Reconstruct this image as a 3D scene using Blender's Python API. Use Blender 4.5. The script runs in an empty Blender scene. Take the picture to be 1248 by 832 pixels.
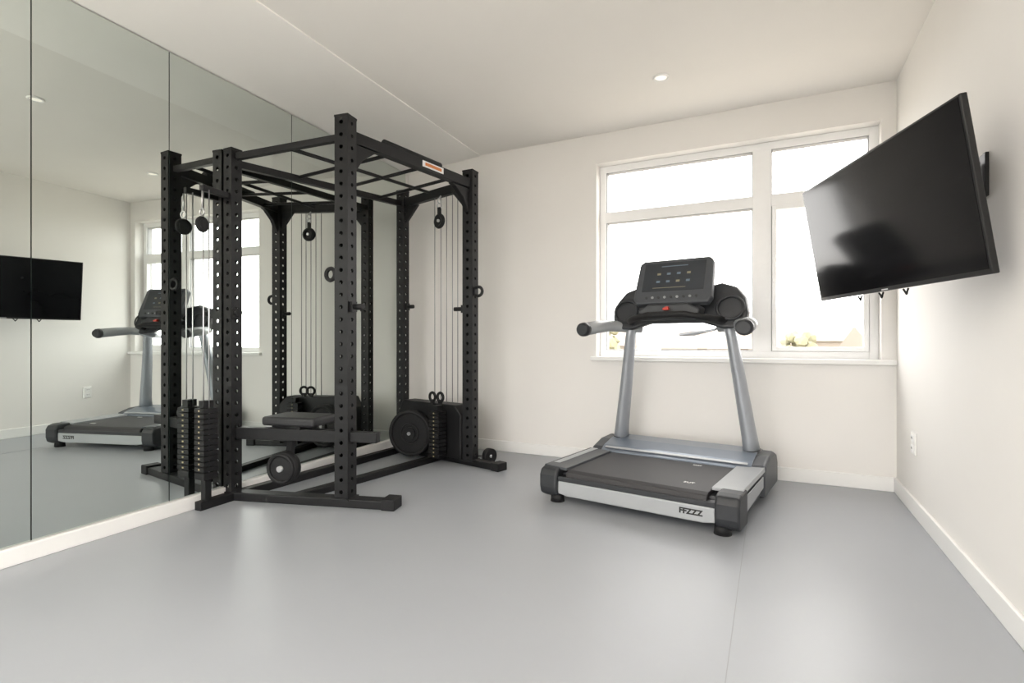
import bpy, bmesh, math, random
from mathutils import Vector, Matrix
random.seed(4)
V=Vector
scene=bpy.context.scene
try:
    scene.view_settings.view_transform='Standard'
    scene.view_settings.look='None'
except Exception as e: print(e)

# ---------------------------------------------------------------- materials
def mat(name,col,rough=.5,metal=0,noise=0,nscale=20,bump=0,bscale=200,emit=None,estr=1,coat=0,spec=None):
    m=bpy.data.materials.new(name); m.use_nodes=True
    nt=m.node_tree; b=nt.nodes['Principled BSDF']
    b.inputs['Base Color'].default_value=(*col,1)
    b.inputs['Roughness'].default_value=rough
    b.inputs['Metallic'].default_value=metal
    if spec is not None: b.inputs['Specular IOR Level'].default_value=spec
    if coat: b.inputs['Coat Weight'].default_value=coat
    tc=nt.nodes.new('ShaderNodeTexCoord')
    if noise:
        n=nt.nodes.new('ShaderNodeTexNoise'); n.inputs['Scale'].default_value=nscale
        n.inputs['Detail'].default_value=4
        r=nt.nodes.new('ShaderNodeValToRGB')
        r.color_ramp.elements[0].position=.3; r.color_ramp.elements[1].position=.7
        r.color_ramp.elements[0].color=(*[c*(1-noise) for c in col],1)
        r.color_ramp.elements[1].color=(*[min(1,c*(1+noise)) for c in col],1)
        nt.links.new(tc.outputs['Object'],n.inputs['Vector'])
        nt.links.new(n.outputs['Fac'],r.inputs['Fac'])
        nt.links.new(r.outputs['Color'],b.inputs['Base Color'])
    if bump:
        n=nt.nodes.new('ShaderNodeTexNoise'); n.inputs['Scale'].default_value=bscale
        bp=nt.nodes.new('ShaderNodeBump'); bp.inputs['Strength'].default_value=bump
        bp.inputs['Distance'].default_value=.002
        nt.links.new(tc.outputs['Object'],n.inputs['Vector'])
        nt.links.new(n.outputs['Fac'],bp.inputs['Height'])
        nt.links.new(bp.outputs['Normal'],b.inputs['Normal'])
    if emit:
        b.inputs['Emission Color'].default_value=(*emit,1)
        b.inputs['Emission Strength'].default_value=estr
    return m
M={}
M['wall']=mat('wall_paint',(.835,.815,.79),.85,noise=.01,nscale=2,bump=.05)
M['band']=mat('lightened_wall_strip',(.91,.89,.86),.85,noise=.01,nscale=2)  # base colour lightened so the strip shades like brighter wall beside the ceiling
M['ceil']=mat('ceiling_paint',(.86,.835,.80),.9,noise=.01,nscale=2)
M['trim']=mat('trim_gloss_white',(.88,.875,.86),.4,noise=.01,nscale=5)
M['floor']=mat('grey_vinyl_floor',(.35,.367,.395),.36,noise=.02,nscale=1.5,bump=.06,bscale=90)
M['seam']=mat('floor_seam',(.31,.32,.33),.6,noise=.02)
M['upvc']=mat('window_plastic',(.90,.90,.90),.35,noise=.01)
M['gasket']=mat('window_gasket',(.40,.40,.41),.6,noise=.03)
M['black']=mat('black_powdercoat',(.0085,.0085,.0095),.5,noise=.15,nscale=60,bump=.1,bscale=500,spec=.32)
M['rubber']=mat('black_rubber',(.009,.009,.010),.6,noise=.2,nscale=80,spec=.35)
M['vinyl']=mat('black_upholstery',(.018,.018,.020),.5,noise=.1,nscale=30,bump=.2,bscale=300)
M['steel']=mat('steel',(.55,.55,.56),.28,metal=1,noise=.03)
M['cable']=mat('cable_grey',(.30,.30,.31),.4,metal=.5,noise=.05)
M['gold']=mat('gold_numerals',(.5,.42,.25),.5,noise=.05)
M['silver']=mat('treadmill_silver',(.33,.35,.38),.36,metal=.35,noise=.03,nscale=10)
M['silverl']=mat('treadmill_light_silver',(.38,.395,.41),.38,metal=.2,noise=.02,nscale=10)
M['bluegrey']=mat('hood_blue_grey',(.17,.20,.245),.3,metal=.3,noise=.04,nscale=6,coat=.4)
M['dgrey']=mat('dark_grey_plastic',(.022,.024,.028),.45,noise=.08,nscale=30)
M['mgrey']=mat('mid_grey_plastic',(.055,.06,.068),.45,noise=.06,nscale=30)
M['belt']=mat('running_belt',(.028,.027,.029),.6,noise=.12,nscale=120,bump=.2,bscale=400)
M['screen']=mat('display_glass',(.03,.035,.042),.15,noise=.1,nscale=3,coat=.2)
M['tv']=mat('tv_glass',(.006,.006,.007),.13,noise=.1,nscale=2,spec=.22)
M['tvcase']=mat('tv_plastic',(.008,.008,.009),.3,noise=.1)
M['white']=mat('white_print',(.8,.8,.8),.6,noise=.01)
M['print']=mat('black_print',(.01,.01,.01),.6,noise=.01)
M['red']=mat('red_plastic',(.55,.05,.03),.4,noise=.05)
M['orange']=mat('orange_print',(.6,.2,.06),.5,noise=.05)
M['icon']=mat('display_icon_blue',(.12,.16,.20),.4,noise=.05,emit=(.25,.35,.45),estr=.1)
M['icon2']=mat('display_icon_amber',(.22,.20,.13),.4,noise=.05,emit=(.5,.45,.3),estr=.1)
M['lamp']=mat('lamp_diffuser',(.9,.85,.78),.5,noise=.01,emit=(1,.93,.85),estr=.6)
M['edge']=mat('mirror_edge',(.02,.035,.03),.4,noise=.05)
M['mirror']=mat('silvered_mirror',(.69,.735,.705),.0,metal=1)
M['plaster']=mat('house_render',(.22,.19,.155),.9,noise=.05)
M['roof']=mat('roof_tiles',(.21,.17,.14),.9,noise=.1)
M['leaf']=mat('foliage',(.23,.22,.14),.9,noise=.2,nscale=1)
M['bark']=mat('bark',(.16,.14,.12),.9,noise=.2)
M['ground']=mat('ground_outside',(.30,.275,.23),.95,noise=.05,nscale=.1)
g=bpy.data.materials.new('window_glass'); g.use_nodes=True; nt=g.node_tree; nt.nodes.clear()
o=nt.nodes.new('ShaderNodeOutputMaterial'); mx=nt.nodes.new('ShaderNodeMixShader')
t=nt.nodes.new('ShaderNodeBsdfTransparent'); gl=nt.nodes.new('ShaderNodeBsdfGlossy'); gl.inputs['Roughness'].default_value=.02
mx.inputs[0].default_value=.05
nt.links.new(t.outputs[0],mx.inputs[1]);nt.links.new(gl.outputs[0],mx.inputs[2]);nt.links.new(mx.outputs[0],o.inputs[0])
M['glass']=g

# ---------------------------------------------------------------- builder
class Bld:
    def __init__(s,*mats):
        s.bm=bmesh.new(); s.mats=list(mats); s.cur=0
    def m(s,name):
        if name not in s.mats: s.mats.append(name)
        s.cur=s.mats.index(name); return s
    def face(s,vs):
        try:
            f=s.bm.faces.new(vs); f.material_index=s.cur; return f
        except ValueError: return None
    def hexa(s,p):
        v=[s.bm.verts.new(q) for q in p]
        for f in ((0,3,2,1),(4,5,6,7),(0,1,5,4),(1,2,6,5),(2,3,7,6),(3,0,4,7)):
            s.face([v[i] for i in f])
        return s
    def box(s,c,d,R=None):
        c=V(c); h=V(d)/2; R=R or Matrix.Identity(3)
        return s.hexa([c+R@V((h.x*a,h.y*b,h.z*e)) for e in(-1,1) for a,b in((-1,-1),(1,-1),(1,1),(-1,1))])
    def box2(s,a,b):
        a=V(a);b=V(b); return s.box((a+b)/2,(abs(b.x-a.x),abs(b.y-a.y),abs(b.z-a.z)))
    def bar(s,p0,p1,w,h,up=(0,0,1)):
        p0=V(p0);p1=V(p1); d=(p1-p0).normalized(); up=V(up)
        if abs(d.dot(up))>.98: up=V((0,1,0))
        x=d.cross(up).normalized(); z=x.cross(d)
        R=Matrix((x,d,z)).transposed()
        return s.box((p0+p1)/2,(w,(p1-p0).length,h),R)
    def ring(s,c,x,y,rx,ry,n):
        return [s.bm.verts.new(c+x*rx*math.cos(2*math.pi*i/n)+y*ry*math.sin(2*math.pi*i/n)) for i in range(n)]
    def skin(s,rings,cap=True,closed=False):
        n=len(rings[0]); pairs=list(zip(rings,rings[1:]))
        if closed: pairs.append((rings[-1],rings[0]))
        for a,b in pairs:
            for i in range(n):
                f=s.face([a[i],a[(i+1)%n],b[(i+1)%n],b[i]])
                if f: f.smooth=True
        if cap and not closed:
            s.face(list(reversed(rings[0]))); s.face(rings[-1])
        return s
    def tube(s,pts,r,n=12,sx=1,sy=1,up=None):
        pts=[V(p) for p in pts]; rs=r if isinstance(r,(list,tuple)) else [r]*len(pts)
        rings=[]; x=None
        for i,p in enumerate(pts):
            d=((pts[min(i+1,len(pts)-1)]-p).normalized()+(p-pts[max(i-1,0)]).normalized()).normalized()
            if x is None:
                a=V(up) if up else (V((0,0,1)) if abs(d.z)<.9 else V((1,0,0)))
                x=(a-d*a.dot(d)).normalized()
            else: x=(x-d*x.dot(d)).normalized()
            y=d.cross(x); rings.append(s.ring(p,x,y,rs[i]*sx,rs[i]*sy,n))
        return s.skin(rings)
    def cyl(s,p0,p1,r,n=24,r2=None):
        return s.tube([p0,p1],[r,r if r2 is None else r2],n)
    def torus(s,c,nrm,R,r,n=28,k=8):
        c=V(c); nrm=V(nrm).normalized(); a=V((0,0,1)) if abs(nrm.z)<.9 else V((1,0,0))
        x=(a-nrm*a.dot(nrm)).normalized(); y=nrm.cross(x); rings=[]
        for i in range(n):
            t=2*math.pi*i/n; d=x*math.cos(t)+y*math.sin(t)
            rings.append(s.ring(c+d*R,d,nrm,r,r,k))
        return s.skin(rings,closed=True)
    def prism(s,poly,vec):
        vec=V(vec); a=[s.bm.verts.new(V(p)) for p in poly]; b=[s.bm.verts.new(V(p)+vec) for p in poly]
        n=len(poly); s.face(list(reversed(a))); s.face(b)
        for i in range(n): s.face([a[i],a[(i+1)%n],b[(i+1)%n],b[i]])
        return s
    def done(s,name,parent=None,bevel=0,seg=2,label=None,kind=None,cat=None,group=None,loc=None):
        bmesh.ops.recalc_face_normals(s.bm,faces=s.bm.faces)
        me=bpy.data.meshes.new(name)
        if loc is not None: bmesh.ops.translate(s.bm,vec=-V(loc),verts=s.bm.verts)
        s.bm.to_mesh(me); s.bm.free()
        for k in s.mats: me.materials.append(M[k])
        ob=bpy.data.objects.new(name,me); bpy.context.collection.objects.link(ob)
        if loc is not None: ob.location=loc
        if parent: ob.parent=parent
        if bevel:
            md=ob.modifiers.new('bevel','BEVEL'); md.width=bevel; md.segments=seg; md.limit_method='ANGLE'; md.angle_limit=math.radians(40)
        if label: ob['label']=label
        if kind: ob['kind']=kind
        if cat: ob['category']=cat
        if group: ob['group']=group
        return ob
def empty(name,loc,rz,label,cat,group=None):
    e=bpy.data.objects.new(name,None); bpy.context.collection.objects.link(e)
    e.location=loc; e.rotation_euler=(0,0,rz); e['label']=label; e['category']=cat
    e.empty_display_size=.1
    if group: e['group']=group
    return e
def text(s,name,parent,loc,rot,size,matn,ext=.001,off=.012):
    c=bpy.data.curves.new(name,'FONT'); c.body=s; c.size=size; c.extrude=ext; c.align_x='CENTER'; c.align_y='CENTER'; c.offset=size*off
    ob=bpy.data.objects.new(name+'_src',c); bpy.context.collection.objects.link(ob)
    me=bpy.data.meshes.new_from_object(ob.evaluated_get(bpy.context.evaluated_depsgraph_get()))
    bpy.data.objects.remove(ob)
    me.materials.clear(); me.materials.append(M[matn])
    o=bpy.data.objects.new(name,me); bpy.context.collection.objects.link(o)
    o.parent=parent; o.location=loc; o.rotation_euler=rot
    return o

# ---------------------------------------------------------------- room
H=2.6; YB=4.05; YF=-1.2; XR=.71
MS=.060
def LX(y,off=0): return -2.99-MS*(y-2.2)+off
def lslab(b,y0,y1,o0,o1,z0,z1):
    p=[]
    for z in (z0,z1):
        p+= [(LX(y0,o0),y0,z),(LX(y0,o1),y0,z),(LX(y1,o1),y1,z),(LX(y1,o0),y1,z)]
    return b.hexa(p)
Bld('floor').box2((-3.4,YF-.2,-.12),(XR+.2,YB+.2,0)).done('floor',kind='structure')
Bld('ceil').box2((-3.4,YF-.2,H),(XR+.2,YB+.2,H+.12)).done('ceiling',kind='structure')
lslab(Bld('wall'),YF-.2,YB+.2,-.15,0,0,H).done('wall_left',kind='structure')
Bld('wall').box2((XR,YF-.2,0),(XR+.15,YB+.2,H)).done('wall_right',kind='structure')
wx0,wx1,wz0,wz1=-1.25,.63,.83,2.365
def holed(name,y0,y1,x0,x1,z0,z1):
    b=Bld('wall')
    XL=LX(y0)-.02
    b.box2((XL,y0,0),(x0,y1,H)); b.box2((x1,y0,0),(XR,y1,H))
    b.box2((x0,y0,0),(x1,y1,z0)); b.box2((x0,y0,z1),(x1,y1,H))
    return b.done(name,kind='structure')
holed('wall_back',YB,YB+.22,wx0,wx1,wz0,wz1)
holed('wall_front',YF-.2,YF,-2.5,.3,.1,2.35)
# sloping strip of ceiling above the mirrors
b=Bld('band')
e=lambda y:-2.165-.037*y
b.hexa([(LX(YF),YF,2.535),(e(YF),YF,2.592),(e(YB),YB,2.592),(LX(YB),YB,2.535),
        (LX(YF),YF,H),(e(YF),YF,H),(e(YB),YB,H),(LX(YB),YB,H)])
b.done('trim_1',kind='structure')
# baseboards
Bld('trim').box2((LX(YB),YB-.016,0),(XR-.016,YB,.092)).done('baseboard_back',kind='structure',bevel=.004)
Bld('trim').box2((XR-.016,YF,0),(XR,YB,.092)).done('baseboard_right',kind='structure',bevel=.004)
lslab(Bld('trim'),YF,YB-.016,0,.045,0,.075).done('baseboard_left',kind='structure',bevel=.004)
Bld('seam').box2((-.1162,YF,-.001),(-.1138,YB-.016,.0005)).done('trim_4',kind='structure')
# sill
Bld('trim').box2((wx0-.04,YB-.035,wz0-.03),(XR-.002,YB+.1,wz0+.002)).done('trim_2',kind='structure',bevel=.004)

# window
def window(name,x0,x1,z0,z1,y,mull,trans,sgn):
    b=Bld('upvc','gasket','glass')
    f=.05; d0,d1=y,y+.07*sgn
    def fr(a,c,e,g,w,ya,yb,m='upvc'):
        b.m(m)
        b.box2((a,ya,e),(a+w,yb,g)); b.box2((c-w,ya,e),(c,yb,g))
        b.box2((a+w,ya,e),(c-w,yb,e+w)); b.box2((a+w,ya,g-w),(c-w,yb,g))
    fr(x0,x1,z0,z1,f,d0,d1)
    b.box2((mull-.06,d0,z0+f),(mull+.06,d1,z1-f))
    b.box2((x0+f,d0,trans-.04),(mull-.06,d1,trans+.04)); b.box2((mull+.06,d0,trans-.04),(x1-f,d1,trans+.04))
    for (a,c) in ((x0+f,mull-.06),(mull+.06,x1-f)):
        for (e_,g_) in ((z0+f,trans-.04),(trans+.04,z1-f)):
            fr(a,c,e_,g_,.006,d0+.012*sgn,d1,'gasket')
            b.m('glass'); yy=y+.04*sgn
            vs=[b.bm.verts.new(q) for q in((a+.006,yy,e_+.006),(c-.006,yy,e_+.006),(c-.006,yy,g_-.006),(a+.006,yy,g_-.006))]
            b.face(vs)
    # opening sash on the lighter side with a slim frame
    a,c=mull+.06,x1-f; fr(a+.004,c-.004,z0+f+.002,trans-.042,.03,d0-.018*sgn,d0+.02*sgn)
    b.m('upvc'); b.box((a+.02,d0-.03*sgn,1.33),(.022,.024,.07)); b.bar((a+.02,d0-.048*sgn,1.34),(a+.02,d0-.048*sgn,1.21),.018,.014)
    return b.done(name,kind='structure',bevel=.002)
window('window_1',wx0,wx1,wz0,wz1,YB+.10,-.06,1.95,1)
window('rear_fill_window',-2.5,.3,.1,2.35,YF-.12,-1.1,1.95,-1)  # unseen opening added behind the viewer, lets sky light in as fill

# mirrors
ys=[-.25,.45,1.13,1.74,2.6,3.22,3.98]
for a,c in zip(ys,ys[1:]):
    b=Bld('edge','mirror')
    lslab(b,a+.0025,c-.0025,.004,.018,.078,2.53)
    b.bm.faces.ensure_lookup_table()
    for f in b.bm.faces:
        cx=f.calc_center_median()
        if abs(cx.x-LX(cx.y,.018))<.002: f.material_index=1
    b.done('wall_mirror',label='tall frameless wall mirror panel above white baseboard',cat='mirror',group='mirror panels along the wall')

# downlights
for p in ((-.617,3.35),(-1.42,1.95)):
    em=empty('recessed_downlight',(p[0],p[1],H),0,'small round white recessed ceiling downlight','downlight','recessed ceiling downlights')
    Bld('trim').torus((0,0,-.004),(0,0,1),.042,.008).done('trim_ring',em)
    Bld('lamp').cyl((0,0,-.001),(0,0,-.006),.036).done('lamp_diffuser',em)
# outlet
em=empty('wall_outlet',(XR,3.58,.388),0,'white double power outlet low on the wall','power outlet')
b=Bld('trim').box((-.005,0,0),(.01,.085,.12)); b.done('cover_plate',em,bevel=.003)
for z in(-.028,.028):
    b=Bld('upvc','print')
    b.m('upvc').box((-.012,0,z),(.006,.045,.036)); b.m('print').box((-.0155,-.009,z+.003),(.001,.003,.012)).box((-.0155,.009,z+.003),(.001,.003,.012))
    b.done('socket',em)

# ---------------------------------------------------------------- TV
tc=V((.398,2.684,1.454)); w=1.14; h=.585
tv=empty('television',tc,0,'black flat-screen television tilted down on articulated wall bracket','television')
yaw=math.radians(20); tilt=math.radians(9.5)
wd=V((-math.sin(yaw),math.cos(yaw),0))            # toward the window wall
n=V((-math.cos(yaw),-math.sin(yaw),0))
up=(V((0,0,1))*math.cos(tilt)+n*math.sin(tilt)).normalized()
nn=wd.cross(up).normalized()
if nn.dot(n)<0: nn=-nn
def T(a,b_,c): return wd*a+up*b_+nn*c     # a along width, b up, c out to the viewer side
def tbox(b,a0,a1,b0,b1,c0,c1):
    return b.hexa([T(x,y,z) for z in(c0,c1) for x,y in((a0,b0),(a1,b0),(a1,b1),(a0,b1))])
b=Bld('tvcase'); tbox(b,-w/2,w/2,-h/2,h/2,-.012,.012); b.done('casing',tv,bevel=.004)
b=Bld('tvcase'); tbox(b,-.36,.40,-.22,.16,-.034,-.012); b.done('rear_housing',tv,bevel=.01)
b=Bld('tv'); tbox(b,-w/2+.009,w/2-.009,-h/2+.018,h/2-.009,.012,.0135); b.done('screen',tv)
b=Bld('white'); tbox(b,-.022,.022,-h/2+.005,-h/2+.010,.0121,.0128); b.done('maker_mark',tv,label='tiny pale maker mark')
# bracket
b=Bld('black')
def wv(x,y,z): return V((x,y,z))-tc
b.box(wv(XR-.009,2.95,1.47),(.016,.14,.30))
b.bar(wv(XR-.02,2.95,1.50),wv(.60,3.05,1.50),.03,.06)
b.bar(wv(.60,3.05,1.50),wv(.50,2.78,1.47),.03,.06)
b.bar(wv(XR-.02,2.95,1.42),wv(.60,3.05,1.42),.03,.03)
b.cyl(wv(.60,3.05,1.38),wv(.60,3.05,1.55),.018)
tbox(b,-.12,-.09,-.2,.2,-.06,-.034); tbox(b,.12,.15,-.2,.2,-.06,-.034); tbox(b,-.12,.15,-.02,.04,-.085,-.055)
b.box(wv(.665,2.52,1.56),(.05,.05,.10)); b.bar(wv(.66,2.52,1.58),wv(.53,2.62,1.55),.02,.03)
b.box(wv(XR-.007,2.52,1.56),(.012,.09,.16))
b.done('wall_bracket',tv,bevel=.002)
for a in(-.12,.05,.22):
    b=Bld('rubber')
    pts=[T(a+.02*math.cos(t*.5)+t*.012,-h/2-.004-.022*math.sin(t/6*math.pi),-.02) for t in range(7)]
    b.tube(pts,.004,8); b.done('cable',tv)

# ---------------------------------------------------------------- power rack
R0=V((-2.45,2.9,0))
rack=empty('power_rack',R0,0,'black steel power rack with cable pulleys, pull-up bars and seat','power rack')
def W(x,y,z): return V((x,y,z))-R0
UA,UD,UB,UC=(-2.22,2.31),(-2.07,3.47),(-2.92,2.10),(-2.87,3.67)
def upright(p,z1,ang,w=.088):
    b=Bld('black'); bm=b.bm
    x=V((math.cos(ang),math.sin(ang),0)); y=V((-math.sin(ang),math.cos(ang),0))
    c=W(p[0],p[1],0); z0=.05; n=int((z1-z0)/.07); pt=(z1-z0)/n
    hw=w/2
    for side,(uu,nn_) in enumerate(((x,-y),(y,x),(-x,y),(-y,-x))):
        for i in range(n):
            za=z0+pt*i; zb=za+pt; zc=(za+zb)/2
            base=c+nn_*hw
            q=[bm.verts.new(base+uu*s+V((0,0,z))) for s,z in((-hw,za),(hw,za),(hw,zb),(-hw,zb))]
            o=[bm.verts.new(base+uu*.0125*math.cos(math.radians(22.5+45*k))+V((0,0,zc+.0125*math.sin(math.radians(22.5+45*k))))) for k in range(8)]
            # inward lip
            o2=[bm.verts.new(v.co-nn_*.006) for v in o]
            for f in ((q[0],q[1],o[6],o[5]),(q[1],q[2],o[0],o[7]),(q[2],q[3],o[2],o[1]),(q[3],q[0],o[4],o[3]),
                      (q[1],o[7],o[6]),(q[2],o[1],o[0]),(q[3],o[3],o[2]),(q[0],o[5],o[4])):
                b.face(list(f))
            for k in range(8): b.face([o[k],o[(k+1)%8],o2[(k+1)%8],o2[k]])
    R=Matrix((x,y,V((0,0,1)))).transposed()
    b.box(c+V((0,0,z1+.004)),(w+.004,w+.004,.012),R)
    b.box(c+V((0,0,.045)),(w+.02,w+.02,.012),R)
    bmesh.ops.remove_doubles(bm,verts=bm.verts,dist=.0002)
    return b.done('upright',rack)
upright(UA,2.245,math.radians(9)); upright(UD,2.245,math.radians(0)); upright(UB,2.10,math.radians(0),.07); upright(UC,2.245,math.radians(0),.076)
def P(u,z,dx=0,dy=0): return W(u[0]+dx,u[1]+dy,z)
# feet
b=Bld('black','rubber'); b.bar(W(-2.93,2.10,.025),W(-1.95,2.375,.025),.085,.05)
b.m('rubber').bar(W(-1.98,2.368,.032),W(-1.90,2.388,.032),.11,.064); b.done('foot_rail',rack,bevel=.006)
b=Bld('black','rubber'); b.bar(W(-2.93,3.69,.025),W(-1.80,3.43,.025),.075,.05)
b.m('rubber').bar(W(-1.84,3.44,.03),W(-1.765,3.42,.03),.10,.06); b.done('foot_rail',rack,bevel=.006)
b=Bld('black'); b.bar(W(-2.90,2.16,.025),W(-2.87,3.63,.025),.06,.05).done('base_rail',rack,bevel=.005)
b=Bld('black'); b.bar(W(-2.55,2.24,.022),W(-2.40,3.53,.022),.06,.044).done('base_rail',rack,bevel=.005)
# top beams
b=Bld('black')
b.bar(P(UA,2.15,.0,.04),P(UD,2.15,0,-.04),.055,.07)
for u,s in((UA,1),(UD,-1)):
    dv=(P(UD,0)-P(UA,0)).normalized()*s
    p=P(u,0)
    b.prism([p+dv*.045+V((-.02,0,2.11)),p+dv*.24+V((-.02,0,2.11)),p+dv*.20+V((-.02,0,2.095)),p+dv*.11+V((-.02,0,2.03)),p+dv*.045+V((-.02,0,1.93))],(.04,0,0))
b.done('top_beam',rack,bevel=.004)
# rounded grip section on the beam
pa=P(UA,2.195,.0,.0); pd=P(UD,2.195); 
b=Bld('rubber'); b.cyl(pa.lerp(pd,.25),pa.lerp(pd,.70),.024)
b.done('pull_up_grip',rack)
b=Bld('white','orange'); q0=P(UA,2.155,.031,0); q1=P(UD,2.155,.031,0)
b.bar(q0.lerp(q1,.52),q0.lerp(q1,.70),.004,.04); b.m('orange').bar(q0.lerp(q1,.54)+V((.003,0,0)),q0.lerp(q1,.68)+V((.003,0,0)),.003,.02)
b.done('name_plate',rack,label='small white and orange plate')
b=Bld('black'); b.bar(P(UB,2.03,0,.04),P(UC,2.14,0,-.04),.04,.045); b.done('top_beam',rack,bevel=.004)
b=Bld('black'); b.bar(P(UC,2.15,.04,0),P(UD,2.15,-.04,0),.05,.07)
for s,u in((1,UC),(-1,UD)):
    p=P(u,0); b.prism([p+V((s*.04,-.015,2.12)),p+V((s*.17,-.015,2.12)),p+V((s*.04,-.015,1.97))],(0,.03,0))
b.done('top_beam',rack,bevel=.004)
b=Bld('black'); b.bar(P(UB,2.06,.04,0),P(UA,2.14,-.04,0),.035,.04); b.done('top_beam',rack,bevel=.004)
# pull-up rungs
a0,a1=P(UA,2.14),P(UD,2.14); b0,b1=P(UB,2.04),P(UC,2.14)
for t in(.30,.55,.80):
    Bld('black').cyl(a0.lerp(a1,t),b0.lerp(b1,t),.012,14).done('pull_up_rung',rack)
for sft in(.48,):
    Bld('black').cyl(a0.lerp(b0,sft),a1.lerp(b1,sft)+V((0,-.1,0)),.012,14).done('pull_up_rail',rack)
# main pulley + cables of the stack
b=Bld('rubber','steel'); pc=W(-2.375,3.50,1.91)
b.torus(pc,(.3,1,0),.045,.016).cyl(pc-V((.0,.012,0)),pc+V((.0,.012,0)),.04)
b.m('steel').cyl(pc-V((0,.02,0)),pc+V((0,.02,0)),.012)
b.m('rubber').bar(pc+V((0,0,.0)),pc+V((0,0,.11)),.03,.012)
b.m('steel').torus(pc+V((0,0,.12)),(0,1,0),.02,.005).torus(pc+V((0,0,.16)),(1,0,0),.02,.005).cyl(pc+V((0,0,.18)),pc+V((0,.05,.24)),.006,8)
b.done('pulley',rack)
for x in(-2.46,-2.40,-2.345,-2.29,-2.24):
    Bld('cable').cyl(W(x,3.56,.44),W(x,3.56,2.12),.0035,8).done('cable',rack)
# stack cover
b=Bld('black')
poly=[(-2.83,.05),(-2.83,.37),(-2.79,.46),(-2.19,.46),(-2.12,.39),(-2.12,.05)]
b.prism([W(x,3.49-(x+2.48)*.22,z) for x,z in poly],(0.03,.14,0))
b.done('stack_cover',rack,bevel=.010)
b=Bld('rubber','steel','black')
pc=W(-2.60,3.43,.215); nv=V((.18,-1,0)).normalized()
b.cyl(pc-nv*.03,pc+nv*.02,.185,40).torus(pc+nv*.02,nv,.17,.016,40).torus(pc+nv*.02,nv,.075,.008,28)
b.m('black').cyl(pc+nv*.02,pc+nv*.035,.05,24); b.m('steel').cyl(pc+nv*.03,pc+nv*.045,.014,16)
b.done('flywheel_disc',rack,label='round black disc with raised rim')
def stack(cx,cy,z0,nplates,w,d,ang):
    b=Bld('black','gold','rubber'); x=V((math.cos(ang),math.sin(ang),0)); y=V((-math.sin(ang),math.cos(ang),0))
    R=Matrix((x,y,V((0,0,1)))).transposed(); c=W(cx,cy,0)
    for i in range(nplates):
        z=z0+.03*i+.014
        b.m('black').box(c+V((0,0,z)),(w,d,.026),R)
        b.m('gold').box(c+V((0,0,z))-y*(d/2+.0008),(.012,.0016,.009),R)
        b.m('gold').box(c+V((0,0,z))+y*(d/2+.0008),(.012,.0016,.009),R)
    b.m('black').box(c+V((0,0,z0+.03*nplates+.02)),(w*.5,d*.7,.04),R)
    return b.done('weight_stack',rack,bevel=.003,label='stack of black weight plates with gold numerals')
stack(-2.315,3.385,.055,12,.11,.08,-.2)
for x in(-2.42,-2.345):
    b=Bld('rubber').torus(W(x,3.47,.51),(.3,1,0),.034,.011).box(W(x,3.47,.475),(.03,.02,.03)); b.done('cable_handle',rack)
# cable column beside the mirror-side upright
cx,cy=-2.885,1.91
stack(cx,cy,.215,12,.085,.085,.0)
b=Bld('black'); b.bar(W(-2.90,2.10,.025),W(cx,cy-.05,.025),.05,.05).box(W(cx,cy,.105),(.04,.04,.12)).box(W(cx,cy,.19),(.085,.085,.04)); b.done('column_base',rack,bevel=.004)
b=Bld('black'); b.bar(W(-2.92,2.10,1.82),W(cx,cy-.03,1.82),.03,.035); b.done('column_arm',rack,bevel=.004)
for s in(-.025,.025):
    Bld('steel').cyl(W(cx+s,cy,.2),W(cx+s,cy,1.81),.0035,8).done('guide_rod',rack)
pc=W(cx+.01,cy-.03,1.61)
b=Bld('rubber','steel').torus(pc,(1,.3,0),.034,.012).cyl(pc-V((.01,0,0)),pc+V((.01,0,0)),.032).m('steel').torus(pc+V((0,0,.07)),(0,1,0),.018,.005).cyl(pc+V((0,0,.09)),pc+V((0,0,.19)),.005,8); b.done('pulley',rack)
# seat
Bld('vinyl').box(W(-2.58,2.30,.475),(.36,.24,.055),Matrix.Rotation(.2,3,'Z')).done('seat',rack,bevel=.018,seg=4,label='black padded seat')
b=Bld('black'); b.bar(W(-2.89,2.12,.40),W(-2.26,2.30,.40),.06,.07); b.box(W(-2.58,2.27,.44),(.22,.14,.02))
b.bar(P(UA,.40,.0,.0),W(-2.02,2.36,.40),.05,.06); b.done('seat_beam',rack,bevel=.005)
b=Bld('rubber','steel','black'); pc=W(-2.60,2.20,.20); nv=V((.25,-1,0)).normalized()
b.m('black').bar(W(-2.60,2.26,.38),W(-2.60,2.235,.20),.04,.03)
b.m('rubber').cyl(pc-nv*.03,pc+nv*.03,.095,32).torus(pc+nv*.03,nv,.08,.012).torus(pc-nv*.03,nv,.08,.012); b.m('steel').cyl(pc-nv*.04,pc+nv*.045,.018,16)
b.done('roller_wheel',rack,label='round black rubber wheel below the seat')
# pins / hooks
def hook(p,z,dx,dy,ring=False):
    b=Bld('black','rubber','steel'); c=P(p,z)
    b.bar(c+V((dx*.5,dy*.5,0)),c+V((dx,dy,0)),.04,.06)
    if ring: b.m('rubber').torus(c+V((dx*1.3,dy*1.3,0)),(0,1,0),.034,.012)
    else: b.m('rubber').cyl(c+V((dx,dy,0)),c+V((dx*1.9,dy*1.9,0)),.016,14)
    b.done('peg',rack)
hook(UA,1.34,-.06,-.03,True); hook(UA,1.15,.07,0); hook(UD,1.33,.06,-.01,True); hook(UD,1.2,-.07,-.01)
hook(UC,1.25,.06,0); hook(UB,1.12,.06,-.02)
b=Bld('rubber','steel'); b.cyl(W(-1.99,3.60,.06),W(-1.95,3.585,.06),.058,24); b.m('steel').cyl(W(-2.07,3.55,.06),W(-1.945,3.585,.06),.012,12); b.done('transport_wheel',rack)

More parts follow.
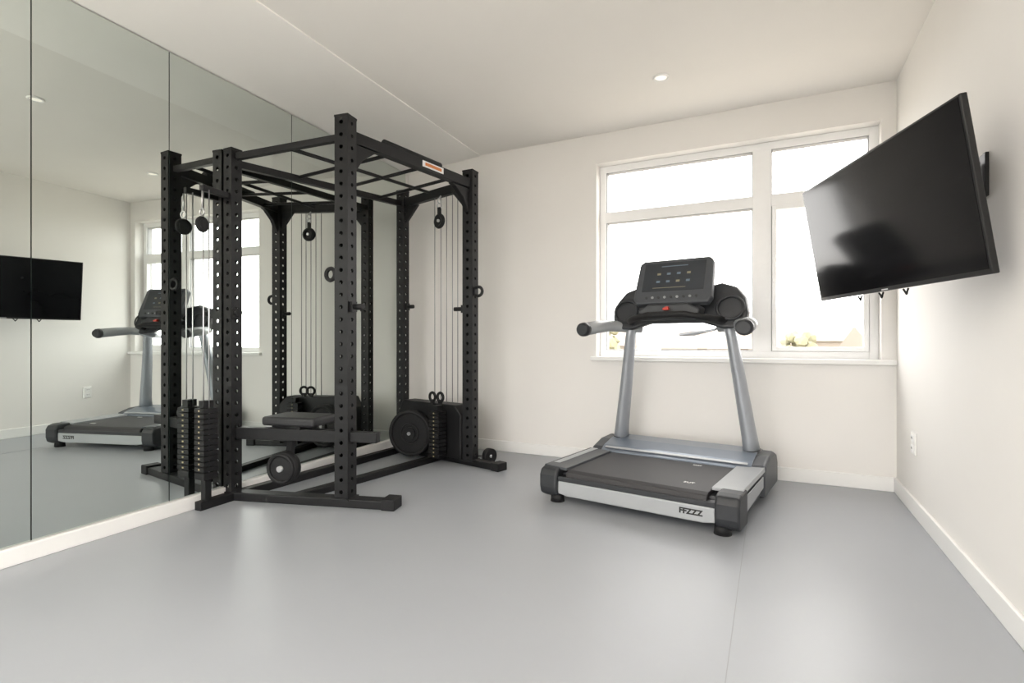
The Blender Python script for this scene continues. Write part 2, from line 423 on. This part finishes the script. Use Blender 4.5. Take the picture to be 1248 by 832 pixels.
# ---------------------------------------------------------------- treadmill
tm=empty('treadmill',(-.685,2.83,0),math.radians(-9),'grey and silver treadmill with black console and belt','treadmill')
tm.scale=(1.07,1,1)
b=Bld('dgrey'); b.box2((-.43,.05,.045),(.43,1.0,.17)); b.done('deck_frame',tm,bevel=.01)
b=Bld('belt'); pts=[(.005,.11),(.0,.15),(.012,.182),(.04,.193),(.66,.193),(.66,.17),(.03,.11)]
b.prism([(-.375,y,z) for y,z in pts],(.75,0,0)); b.done('running_belt',tm,bevel=.004)
b=Bld('silverl','dgrey')
poly=[(-.415,.058),(-.415,.130),(.415,.130),(.415,.058),(.36,.048),(-.36,.048)]
b.prism([(x,-.012,z) for x,z in poly],(0,.05,0)); b.done('rear_skirt',tm,bevel=.006,label='silver panel across the rear end')
b=Bld('dgrey'); b.prism([(x,-.008,z) for x,z in((-.42,.130),(-.42,.158),(.42,.158),(.42,.130))],(0,.05,0)); b.done('rear_roller_guard',tm,bevel=.003)
text('FFZZZ','lettering',tm,(.305,-.0125,.093),(math.radians(90),0,0),.038,'print',off=.045)
text('3UT','lettering',tm,(.25,.16,.1945),(0,0,0),.03,'white')
text('FAST','lettering',tm,(.18,.58,.1945),(0,0,0),.022,'white')
for s in(-1,1):
    # end cap
    b=Bld('dgrey')
    prof=[(-.02,.05),(-.03,.09),(-.03,.16),(-.012,.195),(.03,.207),(.16,.207),(.16,.03),(.02,.03)]
    b.prism([(s*.415,y,z) for y,z in prof],(s*.11,0,0)); b.done('end_cap',tm,bevel=.014,seg=3)
    # side rail
    b=Bld('silverl','mgrey')
    b.m('silverl' if s>0 else 'mgrey').prism([(s*.375,.02 if s<0 else .10,.19),(s*.375,.02 if s<0 else .10,.205),(s*.515,.02 if s<0 else .10,.212),(s*.52,.02 if s<0 else .10,.19)],(0,.60,0))
    b.m('mgrey').prism([(s*.43,.10,.05),(s*.43,.10,.19),(s*.515,.10,.19),(s*.50,.10,.05)],(0,.62,0))
    if s>0: b.m('silverl').prism([(.518,.14,.09),(.518,.14,.175),(.518,.6,.175),(.518,.6,.11)],(.004,0,0))
    else: b.m('silverl').prism([(-.50,.10,.2095),(-.50,.10,.2125),(-.46,.10,.2125),(-.46,.10,.2095)],(0,.52,0))
    b.done('side_rail',tm,bevel=.004,label='silver and grey side rail')
    Bld('rubber').cyl((s*.44,.03,0),(s*.44,.03,.05),.040,20,.035).done('foot',tm)
    Bld('rubber').cyl((s*.42,.98,0),(s*.42,.98,.07),.04,20).done('foot',tm)
    # side pod of the hood
    b=Bld('mgrey'); prof=[(.62,.04),(.62,.17),(.68,.22),(.80,.255),(.95,.262),(1.04,.235),(1.08,.18),(1.08,.04)]
    b.prism([(s*.44,y,z) for y,z in prof],(s*.085,0,0)); b.done('hood_side',tm,bevel=.02,seg=3)
    # upright
    b=Bld('silver'); b.tube([(s*.415,.90,.22),(s*.40,.885,.35),(s*.35,.85,.72),(s*.315,.82,.98),(s*.29,.80,1.10)],[.058,.050,.043,.038,.038],16,sx=1.25,sy=.85,up=(0,1,0)); b.done('upright',tm,label='silver slanted upright')
    b=Bld('dgrey'); b.tube([(s*.415,.90,.20),(s*.412,.897,.27)],[.075,.06],16,sx=1.2,sy=.8,up=(0,1,0)); b.done('upright_collar',tm)
    # arm + grip
    b=Bld('silverl'); b.tube([(s*.24,.84,1.04),(s*.33,.80,1.05),(s*.42,.72,1.06),(s*.45,.60,1.05),(s*.46,.42,1.03)],[.03,.036,.04,.043,.044],16); b.done('handrail',tm,label='silver handrail')
    b=Bld('dgrey'); b.tube([(s*.46,.425,1.03),(s*.462,.40,1.028),(s*.462,.38,1.026)],[.047,.046,.034],18); b.done('handle_grip',tm,label='dark grip end')
b=Bld('bluegrey','silverl')
prof=[(.64,.15),(.64,.20),(.70,.232),(.82,.262),(.95,.272),(1.03,.25),(1.07,.20),(1.07,.06),(.7,.06)]
b.prism([(-.45,y,z) for y,z in prof],(.90,0,0)); b.m('silverl').box((0,.668,.222),(.86,.02,.006),Matrix.Rotation(math.radians(25),3,'X'))
b.done('motor_hood',tm,bevel=.018,seg=3,label='glossy blue-grey motor cover')
con=Bld('dgrey')
outl=[(-.40,1.035),(-.415,1.13),(-.395,1.225),(-.34,1.295),(-.26,1.325),(-.1,1.29),(.1,1.29),(.26,1.325),(.34,1.295),(.395,1.225),(.415,1.13),(.40,1.035),(.28,1.03),(.16,1.07),(-.16,1.07),(-.28,1.03)]
con.prism([(x,.74+.25*(z-1.05),z) for x,z in outl],(0,.09,0))
console=con.done('console',tm,bevel=.02,seg=3,label='wide dark console body with rounded wings')
for s in(-1,1):
    b=Bld('dgrey'); b.torus((s*.32,.752,1.16),(0,-1,.25),.075,.008); b.done('cup_holder',console)
# display unit
R=Matrix.Rotation(math.radians(-22),3,'X'); dc=V((.012,.69,1.335))
def D(x,y,z): return dc+R@V((x,y,z))
b=Bld('mgrey')
b.prism([D(x,-.02,z) for x,z in((-.215,-.16),(-.235,-.12),(-.225,.135),(-.20,.16),(.20,.16),(.225,.135),(.235,-.12),(.215,-.16))],R@V((0,.06,0)))
disp=b.done('display',console,bevel=.012,seg=3)
b=Bld('screen'); b.box(D(0,-.0215,.03),(.37,.004,.205),R); b.done('screen',disp)
b=Bld('icon','icon2','white')
for i in range(4):
    for j in range(2):
        b.m('icon' if (i+j)%3 else 'icon2').box(D(-.09+.06*i,-.0245,.05-.055*j),(.022,.002,.014),R)
b.m('icon').box(D(0,-.0245,.105),(.16,.002,.005),R); b.m('icon2').box(D(-.02,-.0245,-.05),(.2,.002,.003),R)
b.done('screen_graphics',disp,label='small dim display icons')
for i in range(9):
    Bld('silverl' if i%2 else 'dgrey').cyl(D(-.15+.0375*i,-.018,-.118),D(-.15+.0375*i,-.026,-.118),.008,14).done('button',disp)
b=Bld('rubber'); b.tube([(-.30,.80,1.08),(-.26,.66,1.09),(-.20,.58,1.10),(-.1,.56,1.12),(.1,.56,1.12),(.20,.58,1.10),(.26,.66,1.09),(.30,.80,1.08)],.02,14); b.done('heart_rate_bar',tm,label='black curved handlebar')
b=Bld('dgrey'); b.prism([(x,.60,z) for x,z in((-.17,1.085),(-.19,1.15),(-.12,1.19),(.12,1.19),(.19,1.15),(.17,1.085))],(0,.13,.01)); b.done('control_shelf',console,bevel=.012)
b=Bld('red'); b.box((0,.575,1.155),(.036,.03,.016)).box((0,.59,1.165),(.022,.03,.012)); b.done('stop_key',tm,bevel=.005,label='red emergency stop key')
b=Bld('silver'); b.prism([(.06,.62,1.0),(.26,.66,1.03),(.24,.80,1.04),(.10,.80,1.0)],(0,0,-.015)); b.done('tray',tm,bevel=.004)

# ---------------------------------------------------------------- outside
Bld('ground').box2((-150,-120,-3.2),(150,260,-3)).done('ground',kind='structure')
def house(x,y,w_,d_,h_,rz):
    em=empty('house',(x,y,-3),rz,'distant pale rendered house with tiled gable roof','house','distant houses outside')
    b=Bld('plaster','gasket'); b.box((0,0,h_/2),(w_,d_,h_))
    for i in range(int(w_/2.5)):
        for z in(1.5,4.0):
            if z<h_-1: b.m('gasket').box((-w_/2+1.5+2.5*i,-d_/2-.02,z),(1,.06,1.2))
    b.done('facade',em)
    b=Bld('roof'); b.prism([(-w_/2-.3,-d_/2-.4,h_),(-w_/2-.3,0,h_+2.0),(-w_/2-.3,d_/2+.4,h_)],(w_+.6,0,0)); b.done('roof',em)
house(12,46,13,8,3.0,.2); house(32,66,16,9,3.6,-.1); house(-4,64,14,9,3.2,0); house(-24,70,15,9,3.4,.15); house(6,90,24,9,4,0)
def tree(x,y,hh):
    em=empty('tree',(x,y,-3),0,'pale autumn tree seen outside the window','tree','trees outside')
    Bld('bark').tube([(0,0,0),(.1,0,hh*.3),(0,.1,hh*.6)],[.18,.13,.07],8).done('trunk',em)
    b=Bld('leaf')
    for i in range(16):
        c=V((random.uniform(-1,1)*hh*.2,random.uniform(-1,1)*hh*.2,hh*random.uniform(.45,.95)))
        r=hh*random.uniform(.07,.13)
        res=bmesh.ops.create_icosphere(b.bm,subdivisions=2,radius=r,matrix=Matrix.Translation(c))
        for v in res['verts']: v.co+= (v.co-c)*random.uniform(-.2,.2)
    b.done('foliage',em)
tree(7,34,5.0); tree(20,52,6.4); tree(-12,40,5.2); tree(2,50,5.0)

# ---------------------------------------------------------------- light
wd_=bpy.data.worlds.new('World'); scene.world=wd_; wd_.use_nodes=True
bg=wd_.node_tree.nodes['Background']; bg.inputs[0].default_value=(1,.98,.95,1); bg.inputs[1].default_value=7.6
def portal(loc,sx,sz,rx):
    l=bpy.data.lights.new('portal','AREA'); l.shape='RECTANGLE'; l.size=sx; l.size_y=sz
    l.cycles.is_portal=True
    o=bpy.data.objects.new('window_portal',l); bpy.context.collection.objects.link(o); o.location=loc; o.rotation_euler=(rx,0,0)
portal(((wx0+wx1)/2,YB+.21,(wz0+wz1)/2),wx1-wx0,wz1-wz0,math.radians(-90))
portal((-1.1,YF-.19,1.225),2.8,2.25,math.radians(90))  # portal for the added rear opening
# unseen fill light added behind the viewer to brighten the ceiling
l=bpy.data.lights.new('ceiling_fill','AREA'); l.shape='DISK'; l.size=.5; l.energy=95; l.color=(1,.94,.86)
o=bpy.data.objects.new('ceiling_fill_light',l); bpy.context.collection.objects.link(o); o.location=(-.6,-.5,1.4); o.rotation_euler=(math.radians(180+18),0,0)

# ---------------------------------------------------------------- camera
cd=bpy.data.cameras.new('Camera'); cam=bpy.data.objects.new('Camera',cd); bpy.context.collection.objects.link(cam)
cd.sensor_width=36; cd.lens=640/1248*36; cd.clip_start=.02; cd.clip_end=500
cam.location=(0,0,.95); cam.rotation_euler=(math.radians(90),0,math.radians(26.28))
scene.camera=cam
